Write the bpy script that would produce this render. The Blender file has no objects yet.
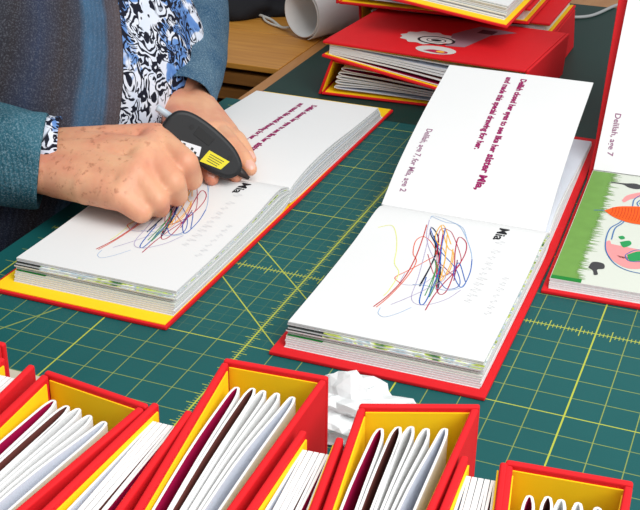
import bpy, bmesh, math, random
from mathutils import Matrix, Vector
random.seed(7)
S = 0.0254                      # everything below is laid out in inches, origin on the cutting mat
SC = bpy.context.scene
COL = SC.collection
sin, cos, rad = math.sin, math.cos, math.radians

# ------------------------------------------------------------------ camera
cam_d = bpy.data.cameras.new('camera'); cam = bpy.data.objects.new('camera', cam_d); COL.objects.link(cam)
right = Vector((0.92691644, 0.37514807, 0.00947821))
down = Vector((0.17611223, -0.41255769, -0.89374528))
fwd = Vector((-0.33137651, 0.83009643, -0.44847467))
cm = Matrix(((right.x, -down.x, -fwd.x, 3.89145699*S), (right.y, -down.y, -fwd.y, -33.64096842*S),
             (right.z, -down.z, -fwd.z, 19.12602408*S), (0, 0, 0, 1)))
cam.matrix_world = cm
cam_d.sensor_width = 36; cam_d.sensor_fit = 'HORIZONTAL'; cam_d.lens = 36*1180.13/640
cam_d.clip_start = 0.02; cam_d.clip_end = 60
SC.camera = cam

# ------------------------------------------------------------------ world, lights, exposure
w = bpy.data.worlds.new('world'); SC.world = w; w.use_nodes = True
w.node_tree.nodes['Background'].inputs[0].default_value = (0.93, 0.97, 1.0, 1)
w.node_tree.nodes['Background'].inputs[1].default_value = 0.47
def area(name, loc, target, size, power, col):
    d = bpy.data.lights.new(name, 'AREA'); d.shape = 'RECTANGLE'; d.size = size[0]*S; d.size_y = size[1]*S
    d.energy = power; d.color = col
    o = bpy.data.objects.new(name, d); COL.objects.link(o); o.location = Vector(loc)*S
    o.rotation_euler = (Vector(target)-Vector(loc)).to_track_quat('-Z', 'Y').to_euler()
    return o
area('ceiling_daylight', (16, -14, 62), (0, -4, 0), (45, 40), 17, (1.0, 0.98, 0.95))
area('window_daylight', (48, -30, 50), (-2, -4, 0), (40, 40), 21, (0.95, 0.98, 1.0))
SC.view_settings.view_transform = 'Standard'; SC.view_settings.look = 'None'
SC.view_settings.exposure = 0.12; SC.view_settings.gamma = 1.0
SC.view_settings.use_curve_mapping = False

# ------------------------------------------------------------------ materials
class Nodes:
    """small helper to write shader maths compactly"""
    def __init__(s, m):
        m.use_nodes = True; s.t = m.node_tree; s.bsdf = s.t.nodes['Principled BSDF']
        tc = s.t.nodes.new('ShaderNodeTexCoord'); s.co = tc.outputs['Object']
    def n(s, typ, **kw):
        nd = s.t.nodes.new(typ)
        for k, v in kw.items(): setattr(nd, k, v)
        return nd
    def put(s, sock, v):
        if hasattr(v, 'is_output') or isinstance(v, bpy.types.NodeSocket): s.t.links.new(v, sock)
        else: sock.default_value = v
    def m(s, op, a, b=0.0, c=0.0):
        nd = s.n('ShaderNodeMath', operation=op)
        for i, v in enumerate((a, b, c)): s.put(nd.inputs[i], v)
        return nd.outputs[0]
    def xyz(s, src=None, scale=1/S):
        v = s.n('ShaderNodeVectorMath', operation='SCALE'); s.put(v.inputs[0], src or s.co); v.inputs['Scale'].default_value = scale
        sp = s.n('ShaderNodeSeparateXYZ'); s.t.links.new(v.outputs[0], sp.inputs[0])
        return sp.outputs[0], sp.outputs[1], sp.outputs[2]
    def comb(s, x, y, z):
        c = s.n('ShaderNodeCombineXYZ'); s.put(c.inputs[0], x); s.put(c.inputs[1], y); s.put(c.inputs[2], z); return c.outputs[0]
    def noise(s, scale, detail=3, vec=None, rough=0.5, dist=0.0):
        nd = s.n('ShaderNodeTexNoise'); s.put(nd.inputs['Vector'], vec or s.co)
        nd.inputs['Scale'].default_value = scale; nd.inputs['Detail'].default_value = detail
        nd.inputs['Roughness'].default_value = rough; nd.inputs['Distortion'].default_value = dist
        return nd.outputs['Fac']
    def mix(s, f, a, b):
        nd = s.n('ShaderNodeMix', data_type='RGBA'); s.put(nd.inputs[0], f); s.put(nd.inputs[6], a); s.put(nd.inputs[7], b); return nd.outputs[2]
    def ramp(s, f, stops, interp='LINEAR'):
        nd = s.n('ShaderNodeValToRGB'); s.put(nd.inputs[0], f); cr = nd.color_ramp; cr.interpolation = interp
        while len(cr.elements) < len(stops): cr.elements.new(0.5)
        for e, (p, c) in zip(cr.elements, stops): e.position = p; e.color = c
        return nd.outputs[0]
    def bump(s, h, strength=0.3, dist=0.02):
        nd = s.n('ShaderNodeBump'); nd.inputs['Strength'].default_value = strength; nd.inputs['Distance'].default_value = dist*S
        s.put(nd.inputs['Height'], h); s.t.links.new(nd.outputs[0], s.bsdf.inputs['Normal'])
    def out(s, col=None, rough=None):
        if col is not None: s.put(s.bsdf.inputs['Base Color'], col)
        if rough is not None: s.put(s.bsdf.inputs['Roughness'], rough)
def srgb(r, g, b):
    f = lambda c: (c/255/12.92 if c/255 <= 0.04045 else ((c/255+0.055)/1.055)**2.4)
    return (f(r), f(g), f(b), 1)
def mat(name, rgb, rough=0.6, spec=0.5, var=0.0, scale=40, bump=0.0, bscale=400):
    m = bpy.data.materials.new(name); N = Nodes(m); c = srgb(*rgb)
    if var:
        f = N.noise(scale, 4)
        a = tuple(x*(1-var) for x in c[:3])+(1,); b = tuple(min(1, x*(1+var)) for x in c[:3])+(1,)
        N.out(N.mix(f, a, b))
    else: N.out(c)
    N.out(rough=rough); N.bsdf.inputs['Specular IOR Level'].default_value = spec
    if bump: N.bump(N.noise(bscale, 2), bump, 0.01)
    return m
M = {}
M['red'] = mat('red_book_cloth', (214, 24, 32), 0.7, 0.25, 0.06, 60, 0.35, 1500)
M['yellow'] = mat('yellow_endpaper', (255, 208, 26), 0.65, 0.2, 0.03, 30)
M['paper'] = mat('white_paper', (229, 229, 228), 0.6, 0.2, 0.012, 20)
M['paper_shade'] = mat('shaded_white_paper', (216, 220, 229), 0.6, 0.2, 0.02, 20)  # same white paper, with the shade on it mixed into the colour
M['palegreen'] = mat('pale_green_print', (212, 216, 204), 0.6, 0.2)
M['grass'] = mat('grass_green_print', (112, 156, 74), 0.6, 0.2, 0.12, 90)
M['darkgreen'] = mat('dark_green_print', (28, 128, 50), 0.6, 0.2)
M['magenta'] = mat('magenta_print', (172, 16, 74), 0.6, 0.2)
M['dark'] = mat('dark_brown_print', (116, 66, 60), 0.6, 0.2, 0.5, 25)
M['inkgrey'] = mat('pencil_grey', (214, 214, 216), 0.8, 0.1)
M['smallprint'] = mat('mauve_small_print', (150, 104, 132), 0.7, 0.1)
for k, c in dict(red_ink=(190, 40, 40), orange_ink=(222, 84, 40), crimson_ink=(176, 32, 70), navy_ink=(26, 34, 74), blue_ink=(36, 92, 178), sky_ink=(150, 180, 215),
                 lilac_ink=(172, 160, 196), lemon_ink=(228, 232, 120), green_ink=(60, 140, 72), amber_ink=(238, 176, 60), black_ink=(28, 28, 32), magenta_ink=(150, 26, 92),
                 orange_print=(242, 92, 20), orange_line=(205, 60, 12), pink_print=(236, 150, 150), charcoal_print=(66, 66, 68), emerald_print=(40, 150, 84), cyan_print=(60, 110, 170)).items():
    M[k] = mat(k, c, 0.65, 0.2)
def picture_mat():
    m = bpy.data.materials.new('printed_picture_strip'); N = Nodes(m)
    x, y, z = N.xyz()
    f = N.noise(1.0, 3, N.comb(N.m('MULTIPLY', x, 0.9), N.m('MULTIPLY', y, 1.6), 3.0), 0.6, 0.6)
    pic = N.ramp(f, [(0.0, srgb(40, 60, 40)), (0.38, srgb(60, 110, 60)), (0.45, srgb(190, 205, 80)), (0.5, srgb(226, 228, 222)), (0.56, srgb(150, 175, 190)), (0.62, srgb(200, 214, 90)), (0.72, srgb(40, 50, 44))])
    left = N.m('LESS_THAN', x, 1.55)
    N.out(N.mix(left, pic, srgb(24, 30, 26)), 0.6); return m
M['picture'] = picture_mat()
def mat_cutting(name, base, grid=True):
    m = bpy.data.materials.new(name); N = Nodes(m); x, y, z = N.xyz()
    tone = N.noise(8, 5)
    b = srgb(*base)
    col = N.mix(tone, tuple(c*0.86 for c in b[:3])+(1,), tuple(c*1.12 for c in b[:3])+(1,))
    if grid:
        def line(c, period, wd, off=0.0):
            q = N.m('ADD', N.m('DIVIDE', N.m('SUBTRACT', c, off), period), 1000.5)
            d = N.m('MULTIPLY', N.m('ABSOLUTE', N.m('SUBTRACT', N.m('FRACT', q), 0.5)), period)
            return N.m('LESS_THAN', d, wd/2)
        def rng(c, a, bb): return N.m('MULTIPLY', N.m('GREATER_THAN', c, a), N.m('LESS_THAN', c, bb))
        mx = lambda a, c: N.m('MAXIMUM', a, c)
        mu = lambda a, c: N.m('MULTIPLY', a, c)
        minor = mx(line(x, 1, 0.03), line(y, 1, 0.03))
        major = mx(line(x, 5, 0.05), line(y, 5, 0.042))
        fine = mu(mx(line(x, 0.5, 0.022), line(y, 0.5, 0.022)), mu(rng(x, -14, -4), rng(y, -4.9, 14)))
        t1 = mu(line(x, 0.125, 0.022), N.m('LESS_THAN', N.m('ABSOLUTE', y), 0.13))
        t2 = mu(line(x, 1, 0.03, 0.5), N.m('LESS_THAN', N.m('ABSOLUTE', y), 0.33))
        t3 = mu(line(y, 0.125, 0.02), N.m('LESS_THAN', N.m('ABSOLUTE', N.m('ADD', x, 10.0)), 0.12))
        t4 = mu(line(y, 0.5, 0.028), N.m('LESS_THAN', N.m('ABSOLUTE', N.m('ADD', x, 10.0)), 0.26))
        xy = N.m('ADD', x, y)
        dg = lambda k: N.m('LESS_THAN', N.m('ABSOLUTE', N.m('ADD', xy, k)), 0.032)
        diag = mu(mx(dg(10.9), dg(13.85)), rng(x, -15.5, -9.2))
        steep = mu(N.m('LESS_THAN', N.m('ABSOLUTE', N.m('SUBTRACT', N.m('ADD', y, 6.79), N.m('MULTIPLY', N.m('ADD', x, 17.5), 1.9))), 0.07), rng(x, -19, -14))
        strong = mx(mx(major, mx(t1, t2)), mx(mx(t3, t4), diag))
        inside = mu(rng(x, -20.4, 30), rng(y, -11.05, 16))
        a = mu(inside, mx(mx(strong, mu(mx(minor, steep), 0.5)), mu(fine, 0.10)))
        a = mu(a, N.m('ADD', 0.55, N.m('MULTIPLY', N.noise(6, 3), 0.7)))
        a = N.m('MINIMUM', a, 0.92)
        col = N.mix(a, col, srgb(190, 196, 62))
    N.out(col, 0.55); N.bsdf.inputs['Specular IOR Level'].default_value = 0.3
    N.bump(N.noise(900, 2), 0.15, 0.01)
    return m
M['mat_grid'] = mat_cutting('green_cutting_mat_with_grid', (16, 86, 86))
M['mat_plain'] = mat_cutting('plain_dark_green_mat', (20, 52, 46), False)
def wood(name, a, b, sx=1.0, sy=12.0):
    m = bpy.data.materials.new(name); N = Nodes(m); x, y, z = N.xyz()
    f = N.noise(1.0, 6, N.comb(N.m('MULTIPLY', x, sx*0.25), N.m('MULTIPLY', y, sy*0.25), N.m('MULTIPLY', z, 3.0)), 0.6, 0.4)
    N.out(N.ramp(f, [(0.3, srgb(*a)), (0.7, srgb(*b))]), 0.45); return m
M['wood'] = wood('golden_beech_wood', (182, 118, 38), (206, 146, 62))
M['wood_dark'] = wood('shelf_wood', (112, 70, 28), (146, 96, 44), 1, 4)
M['edge_wood'] = wood('edge_wood', (166, 108, 52), (188, 132, 72), 6, 1)
M['beige'] = mat('beige_laminate', (196, 186, 166), 0.6, 0.3, 0.05, 30)
M['metal'] = mat('grey_table_leg', (110, 112, 116), 0.4)
M['floor'] = mat('grey_floor', (96, 92, 88), 0.7, 0.3, 0.15, 3)
M['black_plastic'] = mat('black_plastic', (17, 19, 22), 0.55, 0.5, 0.1, 60, 0.2, 1200)
M['black_deep'] = mat('black_recess', (10, 11, 13), 0.6)
M['nozzle'] = mat('dark_brown_rubber', (40, 28, 26), 0.5)
M['label_white'] = mat('white_label', (226, 230, 234), 0.5)
M['label_yellow'] = mat('yellow_label', (226, 214, 30), 0.5)
M['label_ink'] = mat('label_ink', (44, 44, 40), 0.6)
M['bag'] = mat('black_bag_fabric', (22, 23, 28), 0.8, 0.3, 0.3, 30, 0.4, 300)
M['cable'] = mat('white_cable', (214, 212, 204), 0.5)
M['cable_grey'] = mat('grey_cable', (170, 172, 172), 0.5)
M['roll'] = mat('white_roll_paper', (222, 222, 220), 0.6, 0.2)
M['trousers'] = mat('dark_trousers', (22, 24, 34), 0.9, 0.1, 0.3, 30)
M['grey_print'] = mat('grey_cover_print', (150, 120, 130), 0.65, 0.2)
M['dark_grey_print'] = mat('dark_grey_cover_print', (78, 44, 56), 0.65, 0.2)
M['cover_white'] = mat('white_cover_print', (205, 205, 200), 0.6, 0.2)
M['hair'] = mat('grey_hair', (120, 104, 92), 0.6, 0.3, 0.3, 60)
M['nail'] = mat('nail', (232, 178, 160), 0.3, 0.5)
def skin_mat():
    m = bpy.data.materials.new('skin'); N = Nodes(m); x, y, z = N.xyz()
    big = N.noise(22, 4); pos = N.comb(x, y, z)
    base = N.mix(N.ramp(big, [(0.35, (0, 0, 0, 1)), (0.65, (1, 1, 1, 1))]), srgb(228, 172, 134), srgb(214, 140, 112))
    # freckles: brown spots of uneven size on the back of the hand and forearm
    sp = N.noise(4.6, 3, pos, 0.55); sp2 = N.noise(2.4, 2, pos, 0.5)
    spot = N.m('MULTIPLY', N.ramp(sp, [(0.56, (0, 0, 0, 1)), (0.69, (1, 1, 1, 1))]), N.ramp(sp2, [(0.38, (0, 0, 0, 1)), (0.55, (1, 1, 1, 1))]))
    where = N.m('MULTIPLY', N.ramp(N.m('SUBTRACT', 12.9, x), [(0.0, (0, 0, 0, 1)), (0.9, (1, 1, 1, 1))]), N.m('LESS_THAN', y, -4.0))
    base = N.mix(N.m('MULTIPLY', N.m('MULTIPLY', spot, where), 0.62), base, srgb(158, 92, 60))
    N.out(base, 0.5)
    N.bsdf.inputs['Subsurface Weight'].default_value = 0.12
    N.bsdf.inputs['Subsurface Radius'].default_value = (0.012, 0.004, 0.002)
    N.bsdf.inputs['Subsurface Scale'].default_value = 0.4
    wr = N.noise(1.0, 4, N.comb(N.m('MULTIPLY', x, 6.0), N.m('MULTIPLY', y, 3.0), N.m('MULTIPLY', z, 3.0)), 0.6)
    N.bump(wr, 0.35, 0.04)
    return m
M['skin'] = skin_mat()
def cardigan_mat():
    m = bpy.data.materials.new('variegated_knit_cardigan'); N = Nodes(m); x, y, z = N.xyz()
    at_ = N.n('ShaderNodeAttribute', attribute_name='knit_distance'); d = at_.outputs['Fac']     # inches from the panel's front edge
    wob = N.m('MULTIPLY', N.m('SUBTRACT', N.noise(10, 3), 0.5), 0.9)
    f = N.m('DIVIDE', N.m('ADD', d, wob), 10.0)
    band = N.ramp(f, [(0.0, srgb(96, 84, 84)), (0.09, srgb(88, 82, 90)), (0.12, srgb(72, 104, 134)), (0.22, srgb(70, 108, 140)), (0.26, srgb(62, 66, 80)), (0.34, srgb(62, 56, 58)), (0.45, srgb(54, 62, 84)), (0.55, srgb(54, 50, 54)), (0.75, srgb(50, 60, 76)), (1.0, srgb(48, 46, 52))])
    mott = N.noise(45, 5)
    col = N.mix(N.m('MULTIPLY', mott, 0.55), band, srgb(38, 40, 46))
    fuzz = N.ramp(N.noise(650, 3, None, 0.7), [(0.5, (0, 0, 0, 1)), (0.72, (1, 1, 1, 1))])
    col = N.mix(N.m('MULTIPLY', fuzz, 0.28), col, srgb(150, 156, 168))
    N.out(col, 0.95); N.bsdf.inputs['Specular IOR Level'].default_value = 0.1
    rib = N.m('SINE', N.m('MULTIPLY', d, 26.0))
    N.bump(N.m('ADD', N.m('MULTIPLY', rib, 0.4), N.m('MULTIPLY', N.noise(420, 3), 1.6)), 0.5, 0.06)
    return m
M['cardigan'] = cardigan_mat()
def sleeve_mat(name, a, b):
    m = bpy.data.materials.new(name); N = Nodes(m); x, y, z = N.xyz()
    f = N.noise(24, 4)
    col = N.ramp(f, [(0.35, srgb(*a)), (0.65, srgb(*b))])
    N.out(N.mix(N.m('MULTIPLY', N.ramp(N.noise(600, 3, None, 0.7), [(0.48, (0, 0, 0, 1)), (0.7, (1, 1, 1, 1))]), 0.45), col, srgb(160, 184, 196)), 0.95); N.bsdf.inputs['Specular IOR Level'].default_value = 0.1
    k = N.m('SINE', N.m('MULTIPLY', N.m('ADD', x, y), 26.0)); k2 = 0.0
    N.bump(N.m('ADD', N.m('MULTIPLY', N.m('ADD', k, k2), 0.3), N.m('MULTIPLY', N.noise(420, 3), 1.8)), 0.6, 0.06); return m
M['sleeve_teal'] = sleeve_mat('teal_knit_sleeve', (34, 78, 92), (58, 104, 120))
M['sleeve_blue'] = sleeve_mat('blue_grey_knit_sleeve', (54, 88, 116), (84, 112, 132))
def blouse_mat():
    m = bpy.data.materials.new('black_white_blue_paisley'); N = Nodes(m); x, y, z = N.xyz()
    pos = N.comb(N.m('MULTIPLY', x, 0.6), y, z)
    def warp(k, a): 
        return N.comb(N.m('ADD', N.m('MULTIPLY', x, 0.6), N.m('MULTIPLY', N.noise(k, 2, pos), a)), N.m('ADD', y, N.m('MULTIPLY', N.noise(k*1.3, 2, pos), a)), z)
    vor = N.n('ShaderNodeTexVoronoi', feature='F1'); N.put(vor.inputs['Vector'], warp(0.7, 2.4)); vor.inputs['Scale'].default_value = 0.75
    dist = vor.outputs['Distance']
    ring = N.m('SINE', N.m('MULTIPLY', dist, 34.0))
    wv = N.m('SINE', N.m('MULTIPLY', N.noise(0.8, 2, pos, 0.5, 1.2), 75.0))
    zone = N.ramp(N.noise(0.55, 2, pos, 0.5, 1.0), [(0.0, (0, 0, 0, 1)), (0.49, (0, 0, 0, 1)), (0.505, (1, 1, 1, 1))])
    lines = N.m('ADD', N.m('MULTIPLY', zone, N.m('GREATER_THAN', wv, -0.05)), N.m('MULTIPLY', N.m('SUBTRACT', 1.0, zone), N.m('GREATER_THAN', ring, 0.05)))
    ground = N.ramp(N.noise(0.6, 3, N.comb(y, z, x), 0.5, 0.8), [(0.0, srgb(190, 208, 236)), (0.46, srgb(222, 228, 240)), (0.53, srgb(226, 230, 240)), (0.57, srgb(110, 150, 208)), (0.68, srgb(84, 126, 190)), (0.72, srgb(206, 218, 238))])
    plain = N.ramp(N.noise(0.5, 2, N.comb(z, y, x), 0.5, 0.6), [(0.0, (0, 0, 0, 1)), (0.60, (0, 0, 0, 1)), (0.63, (1, 1, 1, 1))])
    ink = N.m('MULTIPLY', lines, N.m('SUBTRACT', 1.0, plain))
    blobs = N.n('ShaderNodeTexVoronoi', feature='F1'); N.put(blobs.inputs['Vector'], warp(1.2, 0.8)); blobs.inputs['Scale'].default_value = 1.1
    dk = N.m('MULTIPLY', N.m('LESS_THAN', blobs.outputs['Distance'], 0.27), N.m('GREATER_THAN', blobs.outputs['Distance'], 0.07))
    ink = N.m('MAXIMUM', ink, dk)
    N.out(N.mix(ink, ground, srgb(22, 25, 40)), 0.75); N.bsdf.inputs['Specular IOR Level'].default_value = 0.2
    return m
M['blouse'] = blouse_mat()
def plastic_film():
    m = bpy.data.materials.new('crumpled_clear_film'); N = Nodes(m)
    N.out((0.95, 0.97, 0.97, 1), 0.35); N.bsdf.inputs['Transmission Weight'].default_value = 0.25
    N.bsdf.inputs['IOR'].default_value = 1.2
    return m
M['film'] = plastic_film()
def glue_mat():
    m = bpy.data.materials.new('milky_glue_stick'); N = Nodes(m); N.out((0.62, 0.72, 0.8, 1), 0.3); N.bsdf.inputs['Transmission Weight'].default_value = 0.3; return m
M['glue'] = glue_mat()

# ------------------------------------------------------------------ object helpers
def link(o, parent=None):
    COL.objects.link(o)
    if parent is not None: o.parent = parent
    return o
def obj(name, verts, faces, mats, parent=None, idx=None, smooth=False, loc=None):
    """verts in inches, local to the parent (or to loc)"""
    me = bpy.data.meshes.new(name)
    me.from_pydata([(v[0]*S, v[1]*S, v[2]*S) for v in verts], [], faces)
    if not isinstance(mats, (list, tuple)): mats = [mats]
    for m_ in mats: me.materials.append(M[m_] if isinstance(m_, str) else m_)
    if idx: me.polygons.foreach_set('material_index', idx)
    if smooth: me.polygons.foreach_set('use_smooth', [True]*len(me.polygons))
    me.validate(); me.update()
    bm = bmesh.new(); bm.from_mesh(me); bmesh.ops.recalc_face_normals(bm, faces=bm.faces); bm.to_mesh(me); bm.free()
    o = bpy.data.objects.new(name, me); link(o, parent)
    if loc: o.location = Vector(loc)*S
    return o
def bevel(o, wd=0.03, seg=2):
    b = o.modifiers.new('bevel', 'BEVEL'); b.width = wd*S; b.segments = seg; b.limit_method = 'ANGLE'; b.angle_limit = rad(40)
    return o
def tag(o, label, cat=None, group=None, kind=None):
    if label: o['label'] = label
    if cat: o['category'] = cat
    if group: o['group'] = group
    if kind: o['kind'] = kind
    return o
def thing(name, label, cat, loc=(0, 0, 0), rot=0, group=None, matrix=None):
    o = bpy.data.objects.new(name, None); link(o); o.empty_display_size = 0.02
    if matrix is not None: o.matrix_world = matrix
    else: o.location = Vector(loc)*S; o.rotation_euler = (0, 0, rot)
    return tag(o, label, cat, group)
def box(x0, x1, y0, y1, z0, z1):
    v = [(x, y, z) for x in (x0, x1) for y in (y0, y1) for z in (z0, z1)]
    f = [(0, 1, 3, 2), (4, 6, 7, 5), (0, 4, 5, 1), (2, 3, 7, 6), (0, 2, 6, 4), (1, 5, 7, 3)]
    return v, f
def join(*parts):
    V, F, I = [], [], []
    for p in parts:
        v, f = p[0], p[1]; k = p[2] if len(p) > 2 else 0; b = len(V)
        V += list(v); F += [tuple(i+b for i in q) for q in f]
        I += list(k) if isinstance(k, (list, tuple)) else [k]*len(f)
    return V, F, I
def catmull(P, n=8):
    P = [Vector(p) for p in P]
    if len(P) < 3: return P
    Q = [2*P[0]-P[1]]+P+[2*P[-1]-P[-2]]; out = []
    for i in range(1, len(Q)-2):
        a, b, c, d = Q[i-1], Q[i], Q[i+1], Q[i+2]
        for k in range(n):
            t = k/n
            out.append(0.5*((2*b)+(c-a)*t+(2*a-5*b+4*c-d)*t*t+(3*b-a-3*c+d)*t**3))
    out.append(P[-1]); return out
def tube(path, r, seg=10, cap=True):
    """round tube along 3-D points; r number or list"""
    P = [Vector(p) for p in path]; V, F = [], []
    for i, p in enumerate(P):
        t = (P[min(i+1, len(P)-1)]-P[max(i-1, 0)]).normalized()
        a = t.cross(Vector((0, 0, 1)));  a = a.normalized() if a.length > 1e-3 else Vector((1, 0, 0))
        b = a.cross(t); rr = r[i] if isinstance(r, (list, tuple)) else r
        for k in range(seg):
            an = 2*math.pi*k/seg; V.append(p+(a*cos(an)+b*sin(an))*rr)
    for i in range(len(P)-1):
        for k in range(seg):
            F.append((i*seg+k, i*seg+(k+1) % seg, (i+1)*seg+(k+1) % seg, (i+1)*seg+k))
    if cap: F.append(tuple(range(seg))); F.append(tuple(range((len(P)-1)*seg, len(P)*seg)))
    return V, F
def sheet(path, x0, x1, th, slots=(0, 0, 0)):
    """a slab of thickness th hanging below a (y,z) path, from x0 to x1; slots = edge, top, bottom material"""
    P = [Vector((p[0], p[1])) for p in path]; n = len(P); V, F, I = [], [], []
    for i, p in enumerate(P):
        t = (P[min(i+1, n-1)]-P[max(i-1, 0)]).normalized(); nn = Vector((-t.y, t.x))
        if nn.y < 0: nn = -nn
        q = p-nn*th
        V += [(x0, p.x, p.y), (x1, p.x, p.y), (x0, q.x, q.y), (x1, q.x, q.y)]
    for i in range(n-1):
        a, b = 4*i, 4*i+4
        F += [(a, a+1, b+1, b), (a+2, b+2, b+3, a+3), (a, b, b+2, a+2), (a+1, a+3, b+3, b+1)]; I += [slots[1], slots[2], slots[0], slots[0]]
    F += [(0, 2, 3, 1), (4*n-4, 4*n-3, 4*n-1, 4*n-2)]; I += [slots[0], slots[0]]
    return V, F, I
class Surf:
    """page surface: u across (inches from the page's left edge), v = arc length from the fold"""
    def __init__(s, path, x0):
        s.P = path; s.x0 = x0; s.L = [0.0]
        for a, b in zip(path, path[1:]): s.L.append(s.L[-1]+math.hypot(b[0]-a[0], b[1]-a[1]))
    def at(s, u, v, lift=0.007):
        v = max(0.0, min(v, s.L[-1]-1e-4)); i = 0
        while s.L[i+1] < v: i += 1
        t = (v-s.L[i])/(s.L[i+1]-s.L[i]); a, b = s.P[i], s.P[i+1]
        dy, dz = b[0]-a[0], b[1]-a[1]; l = math.hypot(dy, dz); ny, nz = -dz/l, dy/l
        if nz < 0: ny, nz = -ny, -nz
        return (s.x0+u, a[0]+dy*t+ny*lift, a[1]+dz*t+nz*lift)
def ribbon(surf, pts, wd, lift=0.007, n=7):
    Q = catmull([Vector((p[0], p[1], 0)) for p in pts], n); V, F = [], []
    for i, q in enumerate(Q):
        t = (Q[min(i+1, len(Q)-1)]-Q[max(i-1, 0)]); t = t.normalized() if t.length else Vector((1, 0, 0)); nn = Vector((-t.y, t.x, 0))*wd/2
        for s_ in (1, -1): V.append(surf.at(q.x+nn.x*s_, q.y+nn.y*s_, lift))
    for i in range(len(Q)-1): F.append((2*i, 2*i+1, 2*i+3, 2*i+2))
    return V, F
def patch(surf, pts, lift=0.007):
    return [surf.at(p[0], p[1], lift) for p in pts], [tuple(range(len(pts)))]
def text_mesh(body, size, offset=0.0, space=1.0):
    c = bpy.data.curves.new('t', 'FONT'); c.body = body; c.size = size; c.offset = offset; c.space_character = space; c.resolution_u = 3
    o = bpy.data.objects.new('t', c); COL.objects.link(o); bpy.context.view_layer.update()
    me = bpy.data.meshes.new_from_object(o.evaluated_get(bpy.context.evaluated_depsgraph_get()))
    V = [tuple(v.co) for v in me.vertices]; F = [tuple(p.vertices) for p in me.polygons]
    bpy.data.objects.remove(o); bpy.data.curves.remove(c); bpy.data.meshes.remove(me)
    return V, F
def print_text(surf, body, size, start, dirv, mat_, parent, length=None, far=False, bold=0.0, name='printed_text', slant=0.0, lift=0.009):
    V, F = text_mesh(body, size, bold)
    mxx = max(v[0] for v in V); k = (length/mxx) if length else 1.0
    # reading direction towards the front of the book, tops of letters to the right
    W = []
    for v in V:
        a = v[0]*k
        W.append(surf.at(start[0]+v[1]-slant*a, start[1]+dirv*a, lift))
    return obj(name, W, F, mat_, parent)

# ------------------------------------------------------------------ setting
V, F = box(-140, 120, -110, 140, -30.2, -29.4); o = obj('floor', V, F, 'floor'); o['kind'] = 'structure'

tb = thing('work_table', 'long wooden work table with golden edge strip under the green cutting mats', 'table', (4, 15, -29.4))
def rel(v, b): return [(p[0]-b[0], p[1]-b[1], p[2]-b[2]) for p in v]
B0 = (4, 15, -29.4)
V, F = box(-20.55, 32, -11.6, 46, -1.2, -0.14); bevel(obj('table_top', rel(V, B0), F, 'edge_wood', tb), 0.05)
for x, y in ((-19, -10), (30, -10), (-19, 44), (30, 44)):
    V, F = box(x-.8, x+.8, y-.8, y+.8, -29.4, -1.2); obj('leg', rel(V, B0), F, 'metal', tb)
B0 = (4, -27, -29.4)
tb = thing('laminate_table', 'pale beige table at the front, under the row of upright red books', 'table', B0)
V, F = box(-24, 32, -40, -11.65, -1.2, -0.01); bevel(obj('table_top', rel(V, B0), F, 'beige', tb), 0.05)
for x, y in ((-22, -38.5), (30, -38.5), (-22, -16), (30, -13)):
    V, F = box(x-.8, x+.8, y-.8, y+.8, -29.4, -1.2); obj('leg', rel(V, B0), F, 'metal', tb)
B0 = (-34, 33, -29.4)
tb = thing('side_desk', 'golden wooden desk behind the person, with dark shelves below its front edge', 'desk', B0)
V, F = box(-58, -20.6, 21.5, 27.4, -0.45, -0.14); bevel(obj('desk_top', rel(V, B0), F, 'wood', tb), 0.04)
V, F = box(-58, -20.6, 27.46, 46, -0.45, -0.14); bevel(obj('desk_top', rel(V, B0), F, 'wood', tb), 0.04)
V, F = box(-57.5, -20.9, 23.2, 45.5, -29.4, -8.5); obj('cabinet_body', rel(V, B0), F, 'wood_dark', tb)
for k in range(4):
    z = -0.75-0.95*k
    V, F = box(-57.5, -20.8, 21.6+0.1*k, 45, z-0.6, z); obj('shelf', rel(V, B0), F, 'wood_dark', tb)
V, F = box(-57.5, -20.9, 36, 45.5, -8.5, -0.9); obj('back_panel', rel(V, B0), F, 'wood_dark', tb)

V, F = box(-20.95, 32, -11.5, 15.95, -0.13, 0); o = obj('cutting_mat', V, F, 'mat_grid')
tag(o, 'teal green cutting mat with yellow grid lines, under the open books', 'cutting mat')
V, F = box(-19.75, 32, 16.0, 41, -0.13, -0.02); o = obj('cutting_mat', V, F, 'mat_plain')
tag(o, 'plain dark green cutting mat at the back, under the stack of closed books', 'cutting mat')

V, F = box(-26.5, -12.6, -11.6, -9.1, 0.002, 0.06); o = obj('cardboard_sheet', V, F, 'beige')
tag(o, 'beige cardboard strip lying on the green mat at the left, behind the upright books', 'cardboard')
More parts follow.
